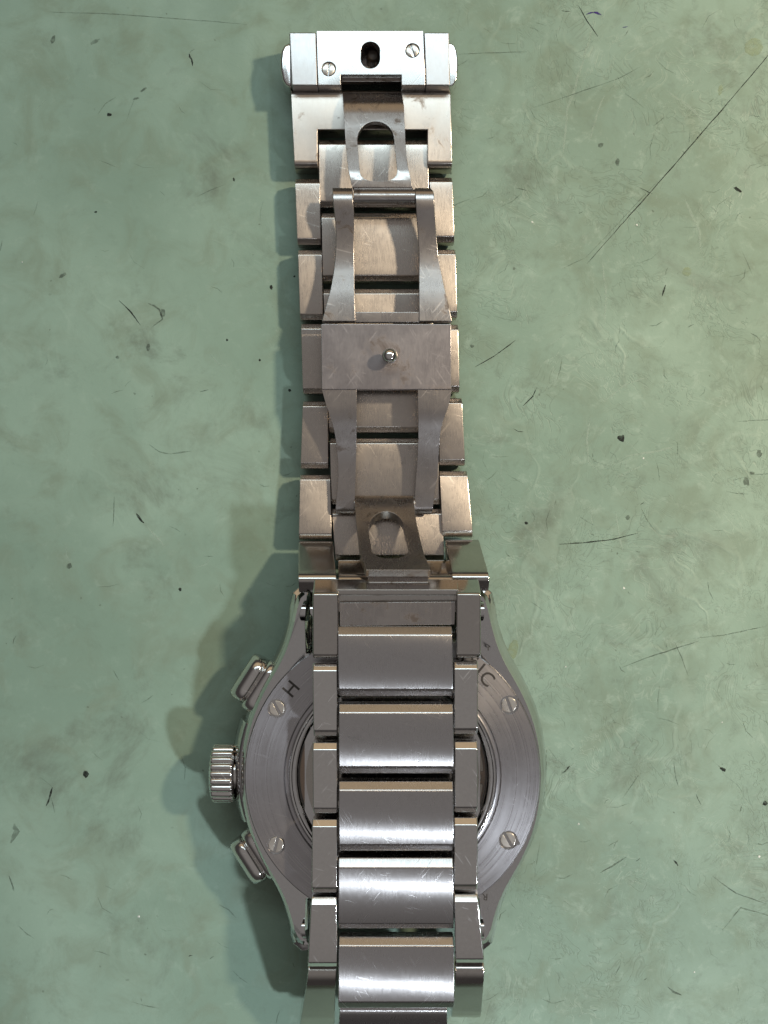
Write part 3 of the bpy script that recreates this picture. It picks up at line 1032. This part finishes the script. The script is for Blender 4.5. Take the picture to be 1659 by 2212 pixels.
def oval_cutter(rows, x0t, x1t, x0b, x1b, yt_, yb_):
    """rounded slot through a sloping blade, walls square to the blade"""
    def zf(py):
        for r0, r1 in zip(rows, rows[1:]):
            if r0[0] <= py <= r1[0]:
                return r0[3] + (r1[3] - r0[3]) * (py - r0[0]) / (r1[0] - r0[0])
        return rows[-1][3]

    def at(px, py):
        return P(px, py, zf(py))
    ring = []
    for k in range(17):
        a = math.pi - math.pi * k / 16
        cxm, rx = (x0t + x1t) / 2, (x1t - x0t) / 2
        ring.append(at(cxm + rx * math.cos(a), yt_ + rx - rx * math.sin(a)))
    for k in range(17):
        a = math.pi * k / 16
        cxm, rx = (x0b + x1b) / 2, (x1b - x0b) / 2
        ry = rx * 0.62
        ring.append(at(cxm + rx * math.copysign(abs(math.cos(a)) ** 0.8, math.cos(a)), yb_ - ry + ry * abs(math.sin(a)) ** 0.8))
    d = at(x0t, yt_) - at(x0t, yb_)
    ax = Vector((0, -d.z, d.y)).normalized()
    return prism([v - ax * 3.5 for v in ring], [v + ax * 3.5 for v in ring])


blade_up = [(196, 740, 868, 4.4), (206, 740.5, 869, 5.4), (216, 741, 870.5, 6.3), (228, 742, 872.5, 6.95), (245, 743, 873.3, 7.25), (275, 744.5, 874.5, 7.6), (302, 746, 875.5, 7.95),
            (344, 750, 879, 8.6), (366, 753, 882.5, 8.95), (389, 757.5, 887.5, 9.2), (404, 761, 891, 9.15), (412, 763, 893, 8.7)]
finish('clasp_blade', boolean(ribbon_bm(blade_up, 1.05), [oval_cutter(blade_up, 771.5, 851.5, 777, 858.5, 262, 392)]), 'clasp', watch, bevel=0.1)
blade_lo = [(1071, 765, 893, 5.9), (1079, 765.5, 893.5, 6.9), (1088, 766, 894.5, 7.5), (1098, 767, 896, 8.05), (1125, 769.4, 899, 9.4), (1160, 773.5, 907, 11.3), (1197, 778, 916, 13.4), (1231, 791, 930, 15.4)]
b_lo = finish('clasp_blade', boolean(ribbon_bm(blade_lo, 1.6), [oval_cutter(blade_lo, 795.5, 873.5, 802, 884, 1105, 1206)]), 'clasp', watch, bevel=0.2)
tb = [(1236, 795, 926, 13.6), (1256, 796, 925, 15.3)]
finish('blade_lip', ribbon_bm(tb, 1.2), 'clasp', b_lo, bevel=0.1)

# ---- buckle cover at the far end
ZK = 7.6
plate_out = [P(683.5, 66, ZK), P(914.5, 66, ZK), P(919, 184, ZK), P(867, 184, ZK), P(867, 162, ZK), P(736, 162, ZK), P(736, 184, ZK), P(687, 184, ZK)]
solid = prism(plate_out, [Vector((v.x, v.y, 1.0)) for v in plate_out])
ov = []
for k in range(40):
    a = 2 * math.pi * k / 40
    ov.append(P(800 + 20.5 * math.cos(a), 119 + (8 if math.sin(a) < 0 else -8) * -1 + 20.5 * math.sin(a), ZK))
hole = prism([Vector((v.x, v.y, 2.2)) for v in ov], [Vector((v.x, v.y, 12)) for v in ov])
cuts = [hole]
sc_at = [(710, 149, 96), (891, 109, 74)]
for px, py, ang in sc_at:
    p = P(px, py, ZK)
    cuts.append(lathe([(1.0, ZK - 0.5), (1.0, ZK + 2)], (p.x, p.y, 0), 32))
buckle = finish('buckle', boolean(solid, cuts), 'buckle', watch, bevel=0.1)
for px, py, ang in sc_at:
    slot_screw('buckle_screw', P(px, py, ZK), 0.93, ang, buckle, ZK - 0.03, 0.4, 0.2)
finish('added_notch_lip', ribbon_bm([(158, 738, 866, 6.6), (166, 738, 866, 6.5), (176, 738, 866, 5.9), (183, 738, 866, 4.6)], 0.9), 'clasp', buckle, bevel=0.08)  # added lip, tilted upward so the notch shows gray instead of black
# latch inside the hole
lt = P(800, 119, 4)
finish('latch', lathe([(1.0, 2.3), (1.0, 4.6), (0.7, 5.0), (0.2, 5.1)], (lt.x + 0.4, lt.y - 0.3, 0), 24), 'dark_recess', buckle, bevel=0.05)
for x0, x1, x0b, x1b in ((624.5, 682.8, 630, 686.3), (915.3, 970.5, 919.8, 973)):
    a = [P(x0, 69.5, ZK), P(x1, 69.5, ZK), P(x1b, 185, ZK), P(x0b, 185, ZK)]
    finish('side_block', prism(a, [Vector((v.x, v.y, 0.9)) for v in a]), 'buckle_side', buckle, bevel=0.2, segs=3)
for s in (-1, 1):
    if s < 0:
        pts = [(632, 92), (622, 92), (612, 97), (606.5, 110), (604.5, 130), (605.5, 152), (609.5, 172), (616, 184), (624, 187), (633, 187)]
    else:
        pts = [(965, 92), (974, 92.5), (982, 97), (987, 110), (989.5, 130), (989.5, 152), (986.5, 172), (981, 183), (975, 187), (965, 187)]
    a = [P(x, y, 6.4) for x, y in pts]
    lo_ = [Vector((v.x, v.y, 2.4)) for v in a]
    finish('push_button', prism(a, lo_), 'polished', buckle, bevel=0.5, segs=3)
# body of the buckle under the cover, forked around the first center link
base_px = [(628, 190), (973, 190), (977, 362), (636, 362)]
zb = 5.0
a = [P(x, y, zb) for x, y in base_px]
prof = link_bm(a[0], a[1], a[3], a[2], thick=4.3, ch_l=1.1, ch_d=1.2, bulge=0.0)
n0, n1 = P(686, 280, zb), P(923.5, 280, zb)
fork = box_bm(n0.x, n1.x, -200, n0.y, -5, 12)
fork.verts.ensure_lookup_table()
finish('buckle_body', boolean(prof, [box_bm(n0.x, n1.x, P(0, 420, 0).y, n0.y, -5, 12)]), 'buckle_base', watch, bevel=0.12)
fork.free()
